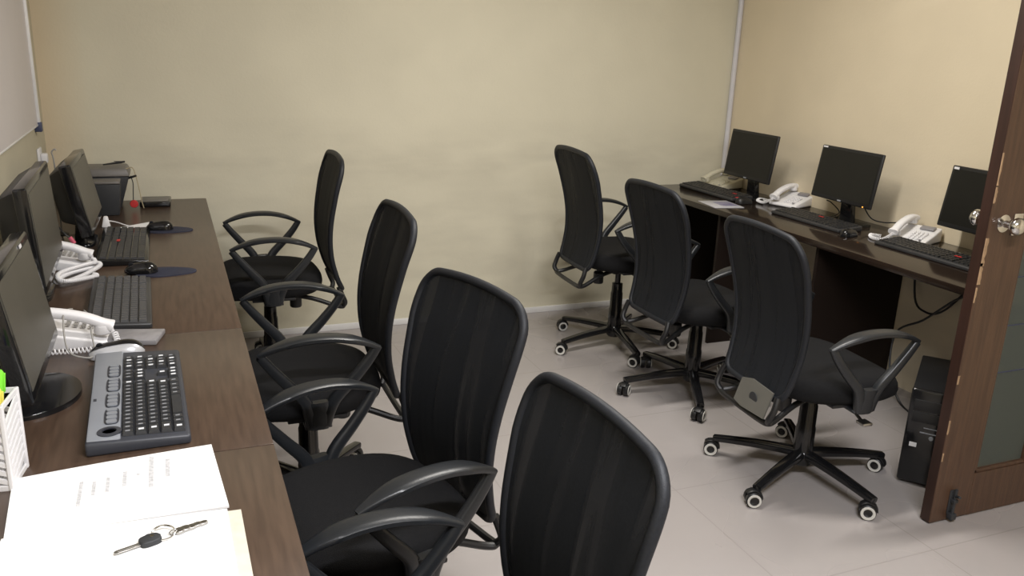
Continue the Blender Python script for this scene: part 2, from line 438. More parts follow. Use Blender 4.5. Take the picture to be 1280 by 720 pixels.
# wall socket
t = thing('wall_socket', 'small white socket with plug on left wall near the corner', 'socket', (XL, 4.08, .95))
b = nb(); box(b, 0, .010, -.045, .045, 0, .085, .004); link('socket_plate', b, M['white_plastic'], t)
b = nb(); box(b, .010, .035, -.02, .02, .02, .062, .006); link('plug', b, M['white_plastic'], t)

# ------------------------------------------------------------------ desks
def desk(name_label, x0, x1, y0, y1, panels, m, cat='desk', group=None, front=1):
    t = thing('computer_desk', name_label, cat, ((x0 + x1) / 2, (y0 + y1) / 2, 0), group=group)
    cx, cy = (x0 + x1) / 2, (y0 + y1) / 2
    b = nb(); box(b, x0 - cx, x1 - cx, y0 - cy, y1 - cy, .72, .75, .002, 2); link('desktop', b, m, t)
    for y in panels:
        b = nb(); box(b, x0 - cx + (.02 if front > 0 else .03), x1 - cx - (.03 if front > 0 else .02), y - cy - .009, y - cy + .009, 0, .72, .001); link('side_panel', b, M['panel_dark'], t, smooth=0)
    return t
G = 'dark wood desks along the left wall'
desk('dark brown desk section under the open book and the silver keyboard', XL + .005, .152, .83, 1.568, (.845, 1.55), M['desk'], group=G)
desk('dark brown desk section between the two joint lines, carrying the silver mouse', XL + .005, .152, 1.5705, 2.3035, (1.59, 2.285), M['desk'], group=G)
desk('long dark brown desk section running from the second joint to the back wall', XL + .005, .152, 2.306, YB - .006, (2.325, 3.3, 4.325), M['desk'], group=G)
desk('long dark brown glossy desk along the right wall', 2.632, XR - .005, 1.86, YB - .006, (1.90, 2.85, 3.59, 4.325), M['desk_dark'], front=-1)

# ------------------------------------------------------------------ chairs (local +X = forward, +Y = sitter's left)
def back_x(z):
    P = [(.33, -.300), (.40, -.274), (.48, -.248), (.58, -.232), (.70, -.238), (.85, -.273), (.99, -.316)]
    for (a, xa), (c, xc) in zip(P, P[1:]):
        if z <= c:
            t = max(0, (z - a) / (c - a)); i = P.index((a, xa))
            # smooth interpolation
            x0 = P[max(i - 1, 0)][1]; x3 = P[min(i + 2, len(P) - 1)][1]
            return .5 * ((2 * xa) + (-x0 + xc) * t + (2 * x0 - 5 * xa + 4 * xc - x3) * t * t + (-x0 + 3 * xa - 3 * xc + x3) * t ** 3)
    return P[-1][1]
ZB, ZT = .415, .985
def back_hw(z):
    t = (z - ZB) / (ZT - ZB)
    base = .174 + .052 * min(1, max(0, t) / .80) ** .9 - .006 * max(0, (t - .85) / .15)
    r = .060
    if z > ZT - r: base = base - r + math.sqrt(max(0, r * r - (z - (ZT - r)) ** 2))
    r = .04
    if z < ZB + r: base = base - r + math.sqrt(max(0, r * r - ((ZB + r) - z) ** 2))
    return base
def back_pt(u, z, off=0):
    hw = back_hw(z); y = u * hw
    arch = .014 * (1 - (y / .2) ** 2) if z > .9 else 0
    arch *= max(0, (z - .9) / .085)
    return Vector((back_x(z) + .009 * (y / .2) ** 2 + off, y, z + arch))
PLATE = []
def make_chair():
    t = thing('office_chair', 'chair', 'chair')
    # base: five spokes, hub
    b = nb()
    lathe(b, [(.034, .052), (.040, .060), (.040, .105), (.030, .118), (.0, .118)][:4] + [(.028, .12)], 20)
    for k in range(5):
        a = 2 * PI * k / 5; d = Vector((math.cos(a), math.sin(a), 0)); s = Vector((-math.sin(a), math.cos(a), 0))
        pts = []; 
        for i in range(9):
            q = i / 8; pts.append(d * (.02 + .315 * q) + Vector((0, 0, .094 - .026 * q ** 1.8)))
        sweep(b, pts, [.046 - .013 * i / 8 for i in range(9)], [.032 - .008 * i / 8 for i in range(9)], s)
    fixn(b)
    base = link('base', b, M['gloss_black'], t)
    for k in range(5):
        a = 2 * PI * k / 5
        b = nb()
        lathe(b, [(.007, .050), (.007, .075)], 10)
        # hood
        for s in (-1, 1):
            lathe(b, [(.0, s * .004), (.026, s * .004), (.028, s * .008), (.028, s * .022), (.024, s * .026), (0, s * .026)], 22, (-.012, 0, .028), 'y', 0)
            lathe(b, [(.0225, s * .0262), (.0245, s * .0262), (.0245, s * .0285), (.017, s * .0285), (.017, s * .0262)], 22, (-.012, 0, .028), 'y', 1)
            lathe(b, [(.0, s * .0265), (.015, s * .0265), (.013, s * .0275), (0, s * .0275)], 22, (-.012, 0, .028), 'y', 2)
        sweep(b, [(-.012 + .031 * math.cos(q), 0, .028 + .031 * math.sin(q)) for q in [PI * (.02 + .75 * j / 8) for j in range(9)]], [.030] * 9, [.008] * 9, (0, 1, 0))
        fixn(b)
        link('caster', b, [M['black_plastic'], M['wheel_white'], M['gloss_black']], base, loc=(.33 * math.cos(a), .33 * math.sin(a), 0), rot=(0, 0, a + 2.2 + k * 1.3))
    b = nb(); lathe(b, [(.037, .10), (.036, .20), (.033, .208), (.032, .29), (.029, .298), (.028, .345), (.015, .348), (.015, .40)], 20); fixn(b)
    link('gas_column', b, M['gloss_black'], t)
    # mechanism
    b = nb(); box(b, -.10, .09, -.075, .075, .378, .405, .008); box(b, -.05, .05, -.04, .04, .350, .385, .008)
    box(b, -.09, .09, -.225, .225, .398, .410, .003)
    link('mechanism', b, M['black_plastic'], t)
    b = nb(); tube(b, catmull([(.04, -.05, .378), (.045, -.14, .372), (.03, -.20, .362), (.025, -.245, .350)]), .0055, 8)
    box(b, .005, .045, -.275, -.235, .343, .355, .004); link('height_lever', b, M['steel'], t)
    b = nb(); lathe(b, [(.0, .300), (.024, .300), (.027, .306), (.027, .355), (.022, .362), (.012, .364), (.012, .385)], 20, (-.115, 0, 0)); fixn(b)
    link('tension_knob', b, M['black_plastic'], t)
    # seat
    b = nb(); rings = []
    prof = [(.80, .408), (.93, .410), (.985, .425), (1.0, .445), (.985, .466), (.93, .482), (.80, .491), (.55, .493), (.28, .490)]
    n = 48
    for s, z in prof:
        ring = []
        for k in range(n):
            a = 2 * PI * k / n; c_, s_ = math.cos(a), math.sin(a)
            X = .012 + .242 * s * math.copysign(abs(c_) ** .72, c_); Y = .250 * s * math.copysign(abs(s_) ** .62, s_)
            Y *= 1 - .10 * max(0, -X / .25)
            zz = z
            if X > .12: zz -= .028 * ((X - .12) / .13) ** 2
            if z > .48: zz += .006 * (abs(Y) / .2) ** 2
            ring.append(b.verts.new((X, Y, zz)))
        rings.append(ring)
    for A, B in zip(rings, rings[1:]):
        for k in range(n): b.faces.new((A[k], A[(k + 1) % n], B[(k + 1) % n], B[k]))
    b.faces.new(rings[0][::-1]); b.faces.new(rings[-1])
    link('seat', b, M['fabric_black'], t, smooth=60)
    # back mesh
    b = nb(); NU, NV = 20, 36; grid = {}
    zs = [ZB + (ZT - ZB) * (.5 - .5 * math.cos(PI * j / NV)) for j in range(NV + 1)]
    for off, side in ((.004, 0), (-.004, 1)):
        for j, z in enumerate(zs):
            for i in range(NU + 1):
                grid[side, i, j] = b.verts.new(back_pt(-1 + 2 * i / NU, z, off))
    for j in range(NV):
        for i in range(NU):
            b.faces.new((grid[0, i, j], grid[0, i + 1, j], grid[0, i + 1, j + 1], grid[0, i, j + 1]))
            b.faces.new((grid[1, i, j], grid[1, i, j + 1], grid[1, i + 1, j + 1], grid[1, i + 1, j]))
    for j in range(NV):
        for i in (0, NU):
            b.faces.new((grid[0, i, j], grid[0, i, j + 1], grid[1, i, j + 1], grid[1, i, j]))
    fixn(b); link('backrest', b, M['mesh_fabric'], t, smooth=60)
    # padded rim
    b = nb(); pts = []
    for j in range(NV + 1): pts.append(back_pt(1, zs[j]))
    for i in range(1, 8): pts.append(back_pt(1 - 2 * i / 8, ZT))
    for j in range(NV, -1, -1): pts.append(back_pt(-1, zs[j]))
    for i in range(1, 8): pts.append(back_pt(-1 + 2 * i / 8, ZB))
    cl = [pts[0]]
    for p in pts[1:]:
        if (p - cl[-1]).length > .006: cl.append(p)
    if (cl[-1] - cl[0]).length < .006: cl.pop()
    tube(b, cl, .0115, 10, closed=True); fixn(b)
    link('back_frame', b, M['rim_black'], t, smooth=60)
    # U tube from the seat plate round under the back
    b = nb()
    P = [(-.05, .09, .395), (-.16, .115, .372), (-.255, .145, .338), (-.288, .150, .332), (-.292, .10, .328), (-.292, 0, .327), (-.292, -.10, .328), (-.288, -.150, .332), (-.255, -.145, .338), (-.16, -.115, .372), (-.05, -.09, .395)]
    tube(b, catmull(P, 5), .0105, 10)
    for s in (-1, 1):
        tube(b, catmull([(-.286, s * .148, .332), (-.296, s * .166, .355), (-.284, s * .172, .39), (-.271, s * .165, .43)], 5), .0115, 10)
    link('back_support_tube', b, M['black_plastic'], t)
    # pale cover plate between mesh and tube
    b = nb()
    vs = []
    for off in (-.012, -.018):
        vs.append([b.verts.new((back_x(max(z, .345)) + off + (.0), y, z)) for y, z in ((-.15, .352), (-.02, .345), (.03, .352), (.035, .43), (-.02, .445), (-.145, .44))])
    for i in range(6): b.faces.new((vs[0][i], vs[0][(i + 1) % 6], vs[1][(i + 1) % 6], vs[1][i]))
    b.faces.new(vs[0]); b.faces.new(vs[1][::-1]); fixn(b)
    cp = link('cover_plate', b, M['grey_plastic'], None, smooth=20); cp['label'] = 'pale grey plastic plate'
    b = nb(); lathe(b, [(.0, 0), (.022, 0), (.022, -.003), (0, -.003)], 20, (back_x(.39) - .0185, -.065, .393), 'x'); fixn(b)
    link('badge', b, M['case_dark'], cp)
    PLATE.append(cp)
    # armrests
    for s in (1, -1):
        b = nb(); Y = s * .278
        pad = []; W = []; H = []
        n = 18
        for i in range(n + 1):
            q = i / n; x = .172 - .350 * q
            z = .640 + .045 * (1 - abs(2 * q - .96) ** 2.2)
            pad.append((x, Y + s * .006 * math.sin(PI * q), z)); e = min(q, 1 - q)
            W.append(.022 + .035 * min(1, e / .25)); H.append(.014 + .006 * min(1, e / .2))
        sweep(b, pad, W, H, (0, 1, 0), pw=.6)
        fs = catmull([(.166, Y, .642), (.135, Y, .600), (.090, Y, .545), (.045, Y * .99, .490), (.030, Y * .96, .440), (.022, Y * .95, .405)], 4)
        rs = catmull([(-.172, Y, .644), (-.145, Y, .602), (-.100, Y, .548), (-.045, Y * .99, .490), (-.022, Y * .96, .440), (-.012, Y * .95, .405)], 4)
        for c in (fs, rs):
            m_ = len(c); sweep(b, c, [.024 + .008 * i / m_ for i in range(m_)], [.026 + .018 * i / m_ for i in range(m_)], (0, 1, 0), pw=.6)
        sweep(b, [(.005, Y, .485), (.004, Y * .965, .45), (.004, Y * .95, .41), (.004, Y * .93, .392)], [.026, .030, .034, .034], [.058, .070, .074, .06], (0, 1, 0), pw=.6)
        box(b, -.035, .045, min(Y * .96, Y * .70), max(Y * .96, Y * .70), .392, .402, .003)
        fixn(b); link('armrest', b, M['arm_plastic'], t, smooth=50)
    return t
spec = [ # x, y, yaw, lift, base angle, label, group
 (.378, 3.775, 179.0, .035, 20, 'black mesh office chair by the left desk nearest the back wall', 0),
 (.362, 2.583, 180.0, .015, 50, 'black mesh office chair by the left desk, second from the back wall', 0),
 (.395, 1.823, 195.6, -.047, 10, 'black mesh office chair by the left desk turned outwards, showing its streaky back', 0),
 (.353, 1.158, 184.1, -.068, 35, 'black mesh office chair nearest the camera, its back cut by the photo bottom', 0),
 (2.150, 3.715, -2.0, .053, 118, 'black mesh office chair at the right desk nearest the back wall', 1),
 (2.200, 3.050, 1.0, -.014, 171, 'middle of the three black mesh office chairs at the right desk', 1),
 (2.140, 2.220, -4.0, -.018, 131, 'black mesh office chair at the right desk nearest the door, beside the computer tower', 1)]
chair0 = make_chair()
chairs = []
for i in range(7):
    chairs.append(chair0 if i == 0 else copy_tree(chair0))
for r, (x, y, yaw, dz, ba, lab, g) in zip(chairs, spec):
    r.location = (x, y, 0); r.rotation_euler = (0, 0, math.radians(yaw))
    tag(r, lab, 'chair', ['office chairs along the left desks', 'office chairs along the right desk'][g])
    for ch in r.children:
        if ch.name.startswith('base'):
            ch.rotation_euler = (0, 0, math.radians(ba - yaw))
            face = math.atan2(y, x) - PI / 2 + (PI / 2 if abs(y - 3.06) < .1 else 0)
            for k, c_ in enumerate(sorted(ch.children, key=lambda o: o.name)):
                c_.rotation_euler[2] = face - math.radians(ba) + .35 * math.sin(7 * x + 5 * k + 3 * y)
        elif ch.name.startswith('gas_column'): pass
        else: ch.location = (0, 0, dz)
        if r in (chairs[0], chairs[3]) and ch.name.split('.')[0] in ('backrest', 'back_frame', 'back_support_tube'):   # these backs stand more upright
            th = math.radians(1.5 if 'tube' in ch.name else 4 if r is chairs[0] else 3); p = Vector((-.31, 0, .98)); rm = Matrix.Rotation(th, 3, 'Y')
            ch.rotation_euler = (0, th, 0); ch.location = p - rm @ p + Vector((0, 0, dz))

PLATE[0].parent = chairs[6]; PLATE[0].location = (0, 0, -.018)      # only this chair shows one

# ------------------------------------------------------------------ monitors (local +Y... screen faces local -Y)
def monitor(name, label, w, h, loc, rz, z0, tilt, thick, hump, base='rect', stk=None, led=False, group=None, facem='screen', logo=False, foot=0):
    t = thing(name, label, 'monitor', loc, rz, group)
    Tm = Matrix.Translation((0, 0, z0)) @ Matrix.Rotation(-tilt, 4, 'X')
    b = nb(); box(b, -w / 2, w / 2, 0, thick, 0, h, .006, 3, M4=Tm)
    o = link('monitor_body', b, M['gloss_black'] if facem == 'screen_matte' else M['black_plastic'], t)
    if hump:
        b = nb(); taper_box(b, (-w / 2 + .022, w / 2 - .022, .04, h - .006), (-w / 2 + .06, w / 2 - .06, .06, h - .035), thick - .003, thick + hump, .014)
        R90 = Matrix(((1, 0, 0, 0), (0, 0, 1, 0), (0, 1, 0, 0), (0, 0, 0, 1)))
        for v in b.verts: v.co = Tm @ (R90 @ v.co)
        fixn(b); link('rear_housing', b, M['black_plastic'], t)
    b = nb(); bz = .014 if not hump else .018
    box(b, -w / 2 + bz, w / 2 - bz, -.0012, .001, bz + .006, h - bz, M4=Tm); link('screen', b, M[facem], t, smooth=0)
    b = nb()
    if base == 'round':
        plate(b, ellipse(0, .045, .125, .105, 40), 0, .012, bev=.005)
    else:
        plate(b, ellipse(0, .078, .105, .066, 32, .45), 0, .012, bev=.004)
    taper_box(b, (-.04, .04, .05, .085), (-.03, .03, .040 + foot, .070 + foot), .008, z0 + .07, .006)
    link('stand', b, M['gloss_black'], t)
    if stk:
        b = nb(); box(b, -w / 2 + stk[0], -w / 2 + stk[0] + stk[2], -.003, -.001, h + stk[1] - stk[3], h + stk[1], M4=Tm); s = link('sticker', b, M['white_plastic'], t, smooth=0); s['label'] = 'small white sticker'
    if logo:
        b = nb(); box(b, -.012, .012, -.0022, -.0005, .004, .011, M4=Tm); link('logo', b, M['silver'], t, smooth=0)
    if led:
        b = nb(); box(b, w / 2 - .05, w / 2 - .044, -.0022, -.0005, .003, .008, M4=Tm); link('power_light', b, M['led_orange'], t, smooth=0)
    return t
RG, LG = 'flat monitors on the right desk', 'flat monitors on the left desks'
# right: screens face -X  -> rotz = -90deg (local -Y -> -X)
monitor('computer_monitor', 'black monitor on the right desk closest to the corner pipe', .425, .262, (2.985, 3.835, .75), math.radians(-92), .110, .13, .014, 0, group=RG, led=False, logo=True)
monitor('computer_monitor', 'black monitor in the middle of the right desk, between two white telephones', .415, .258, (3.005, 3.123, .75), math.radians(-92), .108, .14, .014, 0, stk=(.012, -.004, .03, .008), led=True, group=RG, logo=True)
monitor('computer_monitor', 'black monitor on the right desk partly hidden by the door', .42, .26, (3.033, 2.37, .75), math.radians(-92), .108, .14, .014, 0, stk=(.012, -.006, .026, .010), group=RG)
monitor('computer_monitor', 'black monitor on the left desk nearest the camera with a round glossy base', .435, .262, (-.278, 1.948, .75), math.radians(90), .070, .16, .035, .045, 'round', facem='screen_matte', group=LG, foot=.01, stk=(.30, -.006, .022, .007))
monitor('computer_monitor', 'middle black monitor on the left desk, the tallest with a rounded back', .55, .300, (-.344, 2.778, .75), math.radians(91), .070, .06, .035, .055, facem='screen_matte', group=LG)
monitor('computer_monitor', 'black monitor on the left desk farthest from the camera, before the grey topped case', .46, .262, (-.268, 3.475, .75), math.radians(89), .070, .19, .040, .055, facem='screen_matte', group=LG)

# ------------------------------------------------------------------ keyboards (user at -Y, X along its length)
def keyboard(name, label, L, W, loc, rz, mb, mk_, rot_tilt=.07, group=None, red=None, gloss=False):
    t = thing(name, label, 'keyboard', loc, rz, group)
    R_ = Matrix.Rotation(rot_tilt, 4, 'X')
    b = nb(); box(b, -L / 2, L / 2, -W / 2, W / 2, 0, .016, .005, 3)
    for v in b.verts: v.co.z += (v.co.y + W / 2) * rot_tilt
    for v in b.verts:
        if v.co.z < .006 + (v.co.y + W / 2) * rot_tilt: v.co.z = max(0, v.co.z - (v.co.y + W / 2) * rot_tilt)
    link('keyboard_body', b, M[mb], t)
    b = nb(); rows = 6; kd = (W - .03) / rows
    secs = ((-L / 2 + .012, L * .63, 15), (-L / 2 + L * .665, L * .125, 3), (-L / 2 + L * .81, L * .17, 4))
    for (x0, wd, n) in secs:
        for r in range(rows):
            for k in range(n):
                kx = x0 + wd * k / n; ky = -W / 2 + .012 + r * kd + (.004 if r == 5 else 0)
                zz = .016 + (ky + W / 2 + kd / 2) * rot_tilt
                if r == 0 and n == 15 and 4 <= k <= 8:
                    if k == 4: taper_box(b, (kx + .001, kx + wd * 5 / n - .001, ky + .001, ky + kd - .001), (kx + .003, kx + wd * 5 / n - .003, ky + .003, ky + kd - .003), zz - .002, zz + .007)
                    continue
                taper_box(b, (kx + .0008, kx + wd / n - .0008, ky + .0008, ky + kd - .0008), (kx + .0025, kx + wd / n - .0025, ky + .0025, ky + kd - .0025), zz - .002, zz + .007)
    link('keys', b, M[mk_], t, smooth=0)
    if red is not None:
        b = nb(); x, y = red; zz = .024 + (y + W / 2) * rot_tilt
        box(b, x - .015, x + .015, y - .006, y + .006, zz, zz + .0015, .0005); s = link('sticker', b, M['red'], t, smooth=0); s['label'] = 'small red sticker'
    return t
KG, KL = 'slim black keyboards on the right desk', 'black keyboards on the left desk'
keyboard('computer_keyboard', 'black keyboard on the right desk nearest the back wall', .52, .145, (2.925, 4.02, .75), math.radians(-90), 'kb_dark', 'kb_black_key', red=(.19, .0), group=KG)
keyboard('computer_keyboard', 'black keyboard below the middle monitor on the right desk', .48, .145, (2.925, 3.18, .75), math.radians(-90), 'kb_dark', 'kb_black_key', red=(.02, .02), group=KG)
keyboard('computer_keyboard', 'black keyboard on the right desk beside the door, running under its edge', .50, .145, (2.925, 2.47, .75), math.radians(-90), 'kb_dark', 'kb_black_key', red=(.12, .0), group=KG)
keyboard('computer_keyboard', 'black keyboard with grey keys beside the folded white telephone cord', .49, .165, (-.163, 2.605, .75), math.radians(91), 'kb_dark', 'kb_key', group=KL)
keyboard('computer_keyboard', 'glossy black keyboard on the left desk farthest from the camera', .53, .17, (-.178, 3.34, .75), math.radians(90), 'gloss_black', 'kb_dark', red=(.0, .02), group=KL)

# silver multimedia keyboard, keys as parts
def silver_keyboard():
    L, W = .505, .188
    t = thing('computer_keyboard', 'silver and black multimedia keyboard in front of the open book', 'keyboard', (-.100, 1.868, .75), math.radians(91.5))
    tl = .05
    b = nb(); box(b, -L / 2, L / 2, -W / 2, W / 2, 0, .020, .006, 3)
    for v in b.verts:
        if v.co.z > .01: v.co.z += (v.co.y + W / 2) * tl
    link('keyboard_body', b, M['slate'], t)
    b = nb(); z = .0205 + (W * .8) * tl
    box(b, -L / 2 + .008, L / 2 - .004, W / 2 - .062, W / 2 - .002, z - .008, z + .003, .004); s = link('media_strip', b, M['silver'], t); s['label'] = 'silver top strip'
    # media key clusters
    b = nb(); zz = z + .003
    for g in range(4):
        x0 = -L / 2 + .075 + g * .085
        plate(b, ellipse(x0 + .036, W / 2 - .045, .039, .014, 24, .5), zz - .001, zz + .0015)
    lathe(b, [(.022, 0), (.022, .003), (.013, .004), (.013, .001), (0, .001)], 24, (-L / 2 + .038, W / 2 - .042, zz - .001))
    fixn(b); link('media_panel', b, M['slate'], s)
    b = nb()
    for g in range(4):
        for k in range(4):
            x0 = -L / 2 + .082 + g * .085 + k * .0195
            plate(b, ellipse(x0, W / 2 - .045, .008, .010, 12, .6), zz, zz + .004)
    link('media_buttons', b, M['silver'], s)
    b = nb(); box(b, -L / 2 + .20, -L / 2 + .212, W / 2 - .014, W / 2 - .008, zz, zz + .0008); link('logo', b, M['slate'], s, smooth=0)
    # main keys
    kd = .0232; kw = .0195
    def key(x, y, w_, h_=1.0, bright=False):
        zz = .0205 + (y + W / 2 + kd * .5) * tl
        b = nb(); x1, y1 = x + w_ * kw, y + h_ * kd
        taper_box(b, (x + .0008, x1 - .0008, y + .0008, y1 - .0008), (x + .003, x1 - .003, y + .0035, y1 - .0025), zz - .002, zz + .0075, mi=0)
        # pale bar on the key top
        cx = (x + x1) / 2
        pw_, ph = (.0022, .0042) if not bright else (.0042, .0050)
        yy = (y + y1) / 2 + (0 if bright else .001)
        box(b, cx - pw_ * .9, cx + pw_ * .9, yy - ph, yy + ph, zz + .0072, zz + .0079, mi=1)
        link('key', b, [M['key_dark'], M['key_pale' if bright else 'key_grey']], t, smooth=0)
    X0 = -L / 2 + .018; Y0 = -W / 2 + .008
    rows = [(0, [(0, 1.5, 1), (1.5, 1.2, 0), (2.7, 1.2, 0), (3.9, 5.2, 2), (9.1, 1.2, 0), (10.3, 1.2, 0), (11.5, 1.2, 0), (12.7, 1.6, 0)]),
            (1, [(0, 2.1, 1)] + [(2.1 + k, 1, 0) for k in range(10)] + [(12.1, 2.2, 1)]),
            (2, [(0, 1.7, 1)] + [(1.7 + k, 1, 0) for k in range(11)] + [(12.7, 1.6, 1)]),
            (3, [(0, 1.4, 1)] + [(1.4 + k, 1, 0) for k in range(12)] + [(13.4, .9, 0)]),
            (4, [(k, 1, 0) for k in range(13)] + [(13, 1.3, 1)]),
            ]
    for r, ks in rows:
        for kx, w_, br in ks:
            if br == 2:
                zz = .0205 + (Y0 + W / 2 + kd * .5) * tl; b = nb(); x = X0 + kx * kw
                taper_box(b, (x + .001, x + w_ * kw - .001, Y0 + .001, Y0 + kd - .001), (x + .003, x + w_ * kw - .003, Y0 + .0035, Y0 + kd - .0025), zz - .002, zz + .0075)
                link('space_bar', b, M['key_dark'], t, smooth=0)
            else: key(X0 + kx * kw, Y0 + r * kd, w_, 1, bool(br))
    ax = X0 + 14.8 * kw
    key(ax, Y0, 1, 1, True); key(ax + kw, Y0, 1, 1, True); key(ax + 2 * kw, Y0, 1, 1, True); key(ax + kw, Y0 + kd, 1, 1, True)
    for r in (3, 4):
        for k in range(3): key(ax + k * kw, Y0 + r * kd, 1, 1, r == 3)
    nx = X0 + 18.3 * kw
    for r in range(5):
        for k in range(4):
            key(nx + k * kw, Y0 + r * kd, 1, 1, (r + k) % 2 == 0)
    return t
silver_keyboard()

# ------------------------------------------------------------------ mice
def mouse(label, loc, rz, m1, m2=None, L=.105, W=.058, H=.034, group=None):
    t = thing('computer_mouse', label, 'mouse', loc, rz, group)
    def shell(mi, u0, u1, off, m, name):
        b = nb(); rows = []
        NA, NB = 22, 14
        for i in range(NA + 1):
            s = -1 + 2 * i / NA; x = s * L / 2
            wv = W / 2 * (max(0, 1 - abs(s) ** 2.6)) ** .5 * (1 - .08 * math.cos(s * PI))
            hv = H * (max(0, 1 - abs(s * .98) ** 3)) ** .5 * (1 - .22 * s)
            row = []
            for j in range(NB + 1):
                a = PI * (u0 + (u1 - u0) * j / NB)
                row.append(b.verts.new((x, -math.cos(a) * (wv + off), .002 + (hv + off) * max(0, math.sin(a)) ** .8)))
            rows.append(row)
        for A, B in zip(rows, rows[1:]):
            for j in range(NB): b.faces.new((A[j], A[j + 1], B[j + 1], B[j]))
            if u0 == 0: b.faces.new((A[NB], A[0], B[0], B[NB]))
        bmesh.ops.remove_doubles(b, verts=b.verts, dist=1e-5); fixn(b)
        return link(name, b, m, t, smooth=60)
    shell(0, 0, 1, 0, m1, 'mouse_shell')
    if m2: shell(0, .33, .67, .0012, m2, 'mouse_top')
    b = nb(); lathe(b, [(0, -.003), (.008, -.003), (.009, 0), (.008, .003), (0, .003)], 14, (L * .28, 0, H * .80), 'y'); fixn(b)
    link('scroll_wheel', b, M['rim_black'], t)
    return t
mouse('silver and black computer mouse beside the white telephone', (-.157, 2.168, .75), math.radians(178), M['silver_light'], M['gloss_black'], L=.13, W=.068, H=.036)
mouse('glossy black mouse on the dark blue pad beside the folded white cord', (-.115, 2.955, .754), math.radians(172), M['gloss_black'], group='black mice on the left desk')
mouse('black mouse on the left desk touching the white paper slip', (-.058, 3.63, .754), math.radians(170), M['gloss_black'], group='black mice on the left desk')
mouse('black mouse on the right desk below the middle monitor', (2.855, 2.875, .75), math.radians(15), M['gloss_black'], group='black mice on the right desk')
mouse('black mouse on the right desk next to the leaflet', (2.885, 3.69, .75), math.radians(5), M['black_plastic'], group='black mice on the right desk')
def pad(label, cx, cy, rz):
    o_ = ellipse(0, 0, .105, .062, 36, .8)
    pts = []
    for x, y in o_:
        if x > 0: y *= 1 - .35 * (x / .105) ** 1.0 * .9
        pts.append((x * (1.05 if x > 0 else .8), y))
    b = nb(); plate(b, pts, 0, .0045, bev=.0015)
    o = link('mouse_pad', b, M['pad_blue']); o.location = (cx, cy, .75); o.rotation_euler = (0, 0, rz)
    return tag(o, label, 'mouse pad', 'dark blue mouse pads')
pad('dark blue mouse pad with rounded tail, between the two black keyboards', -.052, 2.955, math.radians(-4))
pad('dark blue mouse pad with rounded tail, nearest the back wall', -.040, 3.63, math.radians(-12))

# ------------------------------------------------------------------ telephones (user at -Y)
def coil(P, r, turns, wr, m, parent, name='coiled_cord'):
    c = catmull(P, 14); 
    L = [0]
    for a, b_ in zip(c, c[1:]): L.append(L[-1] + (b_ - a).length)
    pts = []; N = turns * 10
    j = 0
    for i in range(N + 1):
        s = L[-1] * i / N
        while j < len(L) - 2 and L[j + 1] < s: j += 1
        q = (s - L[j]) / max(1e-9, L[j + 1] - L[j]); p = c[j].lerp(c[j + 1], q); t = (c[j + 1] - c[j]).normalized()
        n1 = Vector((0, 0, 1)); n1 = (n1 - n1.dot(t) * t).normalized(); n2 = t.cross(n1); a = 2 * PI * turns * i / N
        pts.append(p + r * (math.cos(a) * n1 + math.sin(a) * n2))
    b = nb(); tube(b, pts, wr, 5); return link(name, b, m, parent)
def telephone(label, loc, rz, m, group, cord=None, sc=1.0, turns=30, tiny=False, rr=.006):
    t = thing('telephone', label, 'telephone', loc, rz, group); t.scale = (sc, sc, sc)
    # body: wedge, low at the front
    b = nb(); W, D = .165, .19
    pts = [(-D / 2, .0), (D / 2, .0), (D / 2, .062), (.02, .040), (-D / 2 + .02, .020), (-D / 2, .014)]
    A = [b.verts.new((-W / 2, y, z)) for y, z in pts]; B = [b.verts.new((W / 2, y, z)) for y, z in pts]
    fs = [b.faces.new(A[::-1]), b.faces.new(B)]
    for i in range(len(A)): fs.append(b.faces.new((A[i], A[(i + 1) % 6], B[(i + 1) % 6], B[i])))
    fixn(b); bmesh.ops.bevel(b, geom=list(b.edges), offset=.006, segments=3, profile=.5, affect='EDGES')
    link('phone_body', b, m, t)
    # handset
    b = nb(); X = -.052
    path = catmull([(X, -.108, .046), (X, -.085, .056), (X, -.04, .076), (X, .03, .092), (X, .085, .094), (X, .108, .088)], 4)
    n = len(path); Wd = []; Hd = []
    for i in range(n):
        q = i / (n - 1); e = min(q, 1 - q) * 2
        Wd.append(.036 + .016 * (1 - min(1, e / .35)) * (.6 if e < .03 else 1)); Hd.append(.025 + .004 * (1 - min(1, e / .4)) * (.4 if e < .03 else 1))
    sweep(b, path, Wd, Hd, (1, 0, 0), pw=.7)
    for (y, z, h) in ((-.085, .046, .022), (.083, .086, .026)):
        lathe(b, [(.0, -h), (.020, -h), (.024, -h + .005), (.022, 0), (0, 0)], 20, (X, y, z + .006))
    fixn(b); link('handset', b, m, t, smooth=60)
    # keypad
    b = nb()
    for r in range(5):
        for c in range(4):
            x = .000 + c * .0175; y = -.068 + r * .0175; z = .0155 + (y + D / 2) * .25 + .004
            box(b, x - .0055, x + .0055, y - .0045, y + .0045, z - .004, z + .004, .001, 1)
    link('keypad', b, M['phone_key'] if not tiny else m, t)
    b = nb(); box(b, .0, .062, .045, .075, .050, .0585, .002); 
    for v in b.verts: v.co.z += (v.co.y - .045) * .28
    link('display', b, M['lcd'], t)
    b = nb(); lathe(b, [(0, 0), (.006, 0), (.005, .004), (0, .004)], 12, (.055, -.078, .025)); fixn(b); link('speaker_button', b, M['lcd'], t)
    if cord: coil(cord, rr, turns, .0022, m, t)
    return t
PG = 'white desk telephones'
Q = math.radians
telephone('cream telephone behind the first black keyboard, next to the corner', (3.105, 4.20, .75), Q(-80), M['phone_cream'], PG, sc=1.0, tiny=True)
